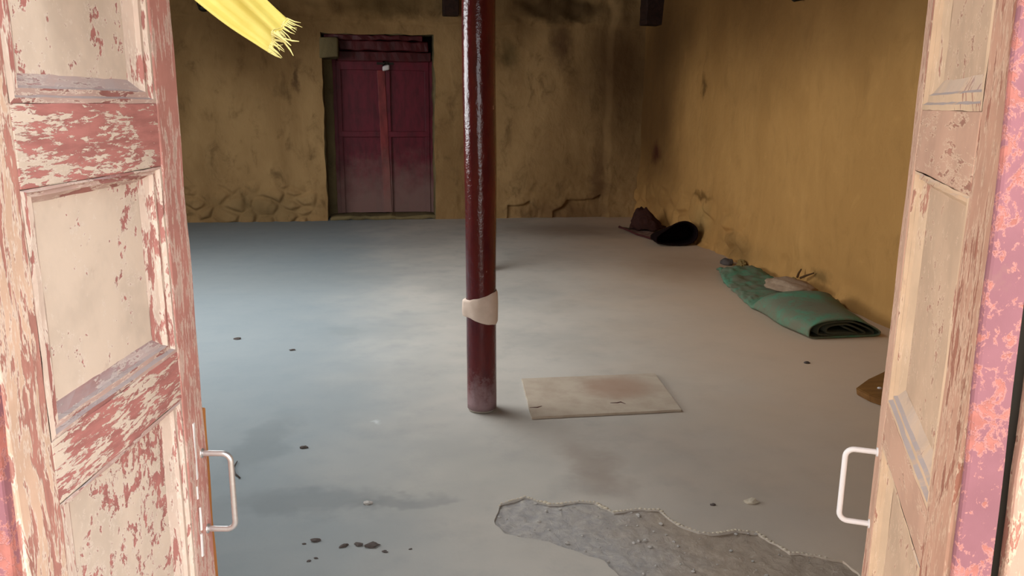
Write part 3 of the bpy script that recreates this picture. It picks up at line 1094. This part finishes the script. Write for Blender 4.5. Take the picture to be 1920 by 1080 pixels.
def felt_pt(t, phi, s_=1.0):
    # teardrop: low on the left, tall on the right
    c, q = math.cos(phi), math.sin(phi)
    x = 0.225 + 0.225 * s_ * c
    hgt = 0.105 + 0.075 * sstep(-1.0, 0.5, c)
    z = 0.012 + hgt * (1 + s_ * q * (0.98)) * 0.62
    if q < 0:
        z = 0.012 + hgt * 0.62 * (1 - s_ * abs(q) ** 0.5)
    x += 0.06 * t
    z *= (1 - 0.45 * t) * 1.2
    if t > 0.75:
        k = sstep(0.75, 1.0, t) * 0.93
        x += (0.285 - x) * k
        z += (0.05 - z) * k
    return Vector((x + 0.01 * noise.noise(Vector((t * 3, phi, 1))), t * 0.42, max(0.008, z) + 0.008 * noise.noise(Vector((t * 5, math.cos(phi) * 2, math.sin(phi) * 2)))))


rows = [[felt_pt(t, math.pi * 2 * k / 56 - 2.3) for k in range(57)] for t in np.linspace(0, 1, 24)]
ribbon(rows, M['felt'], 'rolled_layer', br, 0.014)
rows = []
for i in range(15):
    a = i / 14
    row = []
    for k in range(25):
        b = k / 24
        # sheet running from the roll back to the left, its front edge sweeping up
        x = 0.20 * (1 - a) + (-0.06) * a + b * (0.05 + 0.30 * a)
        y = 0.02 + a * 1.10 + 0.02 * b
        z = 0.007 + 0.035 * a ** 3 * (1 - b) + 0.01 * noise.noise(Vector((a * 4, b * 3, 2)))
        row.append((x, y, max(z, 0.006)))
    rows.append(row)
ribbon(rows, M['felt_grey'], 'loose_sheet', br, 0.008)
pts = [rows[i][0] for i in range(15)]
smooth(obj('bound_edge', tube_bm([(p[0] - 0.004, p[1], p[2] + 0.006) for p in pts], [0.011] * 14 + [0.016], 8), M['felt_edge'], br))

bm = lump_bm(0.20, 0.15, 0.20, 0.20, 3.7, 4, 3.0)
for v in bm.verts:
    v.co.z *= 1.0 - 0.8 * sstep(-0.10, 0.22, v.co.x)
    v.co += noise.noise_vector(v.co * 14) * 0.022
hp = smooth(obj('cloth_heap', bm, M['cloth_brown']))
hp.location = (3.16, 9.12, 0.03)
tag(hp, 'crumpled dark brown cloth heap behind the black roll', 'cloth')

# ------------------------------------------------------------------ brown wooden block behind the right leaf
poly = [(0, 0), (0.005, -0.10), (0.04, -0.19), (0.34, -0.22), (0.52, 0.05), (0.40, 0.30), (0.29, 0.21), (0.14, 0.115)]
bm = bmesh.new()
tp = [bm.verts.new((x, y, 0.042)) for x, y in poly]
bt = [bm.verts.new((x * 0.97 + 0.012, y * 0.97 + 0.004, 0.0)) for x, y in poly]
bm.faces.new(tp)
bm.faces.new(bt[::-1])
for i in range(len(poly)):
    k = (i + 1) % len(poly)
    bm.faces.new((tp[i], tp[k], bt[k], bt[i]))
bmesh.ops.recalc_face_normals(bm, faces=bm.faces)
bmesh.ops.bevel(bm, geom=[e for e in bm.edges], offset=0.005, segments=2, affect='EDGES')
bb = empty('wood_slab', (2.41, 3.61, 0.002))
obj('slab', bm, M['brownwood'], bb)
nl = lump_bm(0.012, 0.012, 0.006, 0.1, 1, 2)
for v in nl.verts:
    v.co += Vector((0.115, -0.03, 0.0415))
obj('nail_head', nl, M['padlock'], bb)
tag(bb, 'brown wooden slab on the floor, half hidden by the right leaf', 'wood')

# ------------------------------------------------------------------ yellow scarf over the doorway
sc = empty('silk_scarf', (-0.36, 0.96, 1.95))
tag(sc, 'bright yellow fringed silk scarf blowing in the doorway', 'scarf')
o0 = Vector((-0.36, 0.96, 1.95))
path = [((-0.375, 0.955, 1.965), 0.030), ((-0.385, 1.00, 1.86), 0.034), ((-0.345, 1.035, 1.745), 0.042), ((-0.255, 1.043, 1.652), 0.046), ((-0.165, 1.040, 1.572), 0.045), ((-0.118, 1.028, 1.534), 0.0375), ((-0.108, 1.024, 1.527), 0.036)]


def cat(pts, n):
    out = []
    for i in range(len(pts) - 1):
        p0, p1, p2, p3 = pts[max(i - 1, 0)], pts[i], pts[i + 1], pts[min(i + 2, len(pts) - 1)]
        for k in range(n):
            t = k / n
            out.append(0.5 * ((2 * p1) + (p2 - p0) * t + (2 * p0 - 5 * p1 + 4 * p2 - p3) * t * t + (3 * p1 - p0 - 3 * p2 + p3) * t ** 3))
    out.append(pts[-1])
    return out


P4 = cat([Vector((*p, w_)) for p, w_ in path], 8)
rows = []
ends = []
for i, q in enumerate(P4):
    p = Vector(q[:3])
    d = (Vector(P4[min(i + 1, len(P4) - 1)][:3]) - Vector(P4[max(i - 1, 0)][:3])).normalized()
    side = d.cross(Vector((0, 1, 0))).normalized()     # across the strip, facing the street
    tw = 0.25 * math.sin(i * 0.12)
    nrm = side.cross(d)
    row = []
    for k in range(15):
        f = k / 14 * 2 - 1
        fold = 0.006 * math.sin(f * 4.2 + i * 0.10) + 0.003 * math.sin(f * 9 + i * 0.23)
        row.append(p + side * (f * q[3] * 0.62) + nrm * fold - o0)
    rows.append(row)
    if i == len(P4) - 1:
        ends = [(r_, d, side) for r_ in row]
ribbon(rows, M['silk'], 'cloth', sc, 0.0008)
hemrow = [[r_ + Vector((0, -0.0012, 0)) for r_ in rows[-5]], [r_ + Vector((0, -0.0012, 0)) for r_ in rows[-4]]]
ribbon(hemrow, M['fringe'], 'hem', sc, 0.0008)
fb_ = []
for k in range(26):
    f = k / 25
    idx = f * 13.99
    i0 = int(idx)
    base = ends[i0][0].lerp(ends[min(i0 + 1, 14)][0], idx - i0)
    d, side = ends[0][1], ends[0][2]
    ln = random.uniform(0.010, 0.019)
    bend = random.uniform(-0.006, 0.006) + (0.004 if k % 5 == 0 else 0)
    pts = [base - d * 0.004, base + d * ln * 0.5 + side * bend * 0.4, base + d * ln + side * bend]
    fb_.append(tube_bm(pts, [0.0010, 0.0007, 0.0002], 5))
for (f, ln, b1, b2) in ((0.42, 0.030, 0.004, -0.004), (0.62, 0.030, -0.003, 0.004), (0.5, 0.026, 0.0, -0.002)):
    base = ends[int(f * 14)][0]
    fb_.append(tube_bm([base, base + d * ln * 0.35 + side * b1, base + d * ln * 0.75 + side * (b1 + b2) * 0.5, base + d * ln + side * b2], [0.0014, 0.0012, 0.0010, 0.0004], 5))
o = obj('fringe', merge(fb_), M['fringe'], sc)
o['kind'] = 'stuff'

# ------------------------------------------------------------------ small things on walls and floor
fx = empty('wall_hook', (-1.90, 10.36, 2.53))
tag(fx, 'small dark round fitting high on the back wall by the scarf', 'hook')
bm = lump_bm(0.06, 0.05, 0.045, 0.08, 2, 3, flat=False)
for v in bm.verts:
    v.co += Vector((0, -0.06, -0.02))
smooth(obj('cup', bm, M['dark_iron'], fx))
smooth(obj('ring', tube_bm([(0.065 * math.cos(t), -0.06, 0.03 + 0.065 * math.sin(t)) for t in np.linspace(0, 2 * math.pi, 24)], 0.009, 8, False), M['dark_iron'], fx))
obj('stem', tube_bm([(0, 0.02, 0.0), (0, -0.06, 0.0)], 0.012, 8), M['dark_iron'], fx)

be = obj('beam_end', box_bm(-0.10, 0.09, -0.16, 0.1, 0, 0.26, 0.012, 2, 6, 0.01, 3), M['beam'])
be.location = (0.965, 10.38, 2.49)
tag(be, 'dark beam end jutting from the back wall beside the pillar top', 'beam')
be = obj('beam_end', box_bm(-0.14, 0.1, -0.13, 0.13, 0, 0.36, 0.015, 2, 6, 0.016, 6), M['beam'])
be.location = (3.38, 9.86, 2.40)
tag(be, 'dark beam end jutting from the right wall near the corner', 'beam')
pg = obj('wall_peg', tube_bm([(0.05, 0, 0.02), (-0.05, 0, 0.0), (-0.07, 0, 0.01)], [0.02, 0.022, 0.016], 10), M['dark_iron'])
pg.location = (3.37, 6.32, 2.285)
tag(pg, 'small dark peg high on the right wall', 'peg')

# crumbs on the floor in the left foreground
CR = [(-0.271, 2.553, 0.006), (-0.234, 2.568, 0.014), (-0.138, 2.519, 0.013), (-0.09, 2.519, 0.013), (-0.045, 2.506, 0.020), (-0.003, 2.462, 0.008),
      (-0.246, 2.443, 0.006), (-0.226, 2.457, 0.006), (0.082, 2.466, 0.005)]
CRL = ['small dark crumb at the left end of the foreground crumb row', 'oblong dark crumb second from left in the foreground row',
       'thin dark crumb third from left in the foreground row', 'dark crumb touching the left of the largest foreground crumb',
       'largest dark crumb of the foreground row', 'small dark crumb just right of the largest foreground crumb',
       'tiny crumb lower left, below the foreground row', 'tiny crumb beside the lower left one, below the row', 'tiny dark crumb at the far right of the foreground row']
for k, (x, y, r) in enumerate(CR):
    c = obj('dirt_crumb', lump_bm(r * 1.25, r * 0.75, r * 0.45, 0.55, k * 2.3, 2, 2.2), M['dark_bit'])
    c.location = (x, y, 0)
    c.rotation_euler = (0, 0, random.uniform(-0.6, 0.6))
    tag(c, CRL[k], 'crumb', 'dark crumbs scattered on the foreground floor')
for (x, y, r, lab, mt) in ((-0.335, 3.354, 0.014, 'single dark crumb left of the front pillar foot', 'dark_bit'),
                           (-0.881, 5.103, 0.018, 'dark speck on the floor nearest the left leaf', 'dark_bit'),
                           (-0.52, 4.813, 0.014, 'small dark speck on the mid floor left of the pillar', 'dark_bit'),
                           (-0.06, 2.809, 0.014, 'pale pebble beside the dark wiped patch on the floor', 'pebble'),
                           (2.442, 4.148, 0.016, 'dark chip on the floor below the green mat', 'dark_bit'),
                           (1.208, 2.606, 0.009, 'tiny dark crumb beyond the broken floor patch', 'dark_bit'),
                           (1.36, 2.605, 0.022, 'flat pale flake beyond the broken floor patch', 'lip')):
    c = obj('floor_chip', lump_bm(r * 1.3, r * 0.8, r * 0.5, 0.5, x * 5 + y, 2, 2.0), M[mt])
    c.location = (x, y, 0)
    tag(c, lab, 'chip')
c = smooth(obj('dark_stone', lump_bm(0.05, 0.07, 0.045, 0.35, 4.4, 3), M['dark_bit']))
c.location = (3.24, 7.05, 0.0)
tag(c, 'small dark stone against the right wall beyond the mat', 'stone')
c = smooth(obj('curled_scrap', tube_bm([(-0.595, 3.25, 0.004), (-0.60, 3.19, 0.005), (-0.585, 3.13, 0.005), (-0.56, 3.09, 0.004)], [0.002, 0.0035, 0.0035, 0.003], 8), M['dark_bit']))
tag(c, 'thin curved dark scrap on the floor beside the left handle', 'scrap')

# fallen plaster and twigs at the foot of the right wall
for k, (x, y, z, r, lab) in enumerate(((3.33, 5.36, 0.0, 0.045, 'olive plaster lump at wall foot behind the green roll'),
                                       (3.375, 6.06, 0.0, 0.05, 'crumbled plaster lump between flat rock and right wall'),
                                       (3.33, 6.93, 0.0, 0.045, 'brown plaster lump at wall foot just past the green mat'))):
    c = obj('plaster_lump', lump_bm(r * 0.8, r * 1.3, r * 1.1, 0.5, 7.1 + k, 3, 2.4), M['plaster_bit'])
    c.location = (x, y, z)
    tag(c, lab, 'plaster')
for k, (a, b, lab) in enumerate((((3.375, 5.95, 0.10), (3.40, 5.80, 0.17), 'slanting brown twig against the wall behind the flat rock'),
                                 ((3.375, 6.00, 0.09), (3.40, 5.99, 0.165), 'upright brown twig against the wall beside the slanting one'))):
    a, b = Vector(a), Vector(b)
    c = obj('dry_twig', tube_bm([a, a.lerp(b, 0.5) + Vector((-0.002, 0.004, 0.0)), b], [0.010, 0.009, 0.006], 7), M['twig'])
    tag(c, lab, 'twig')
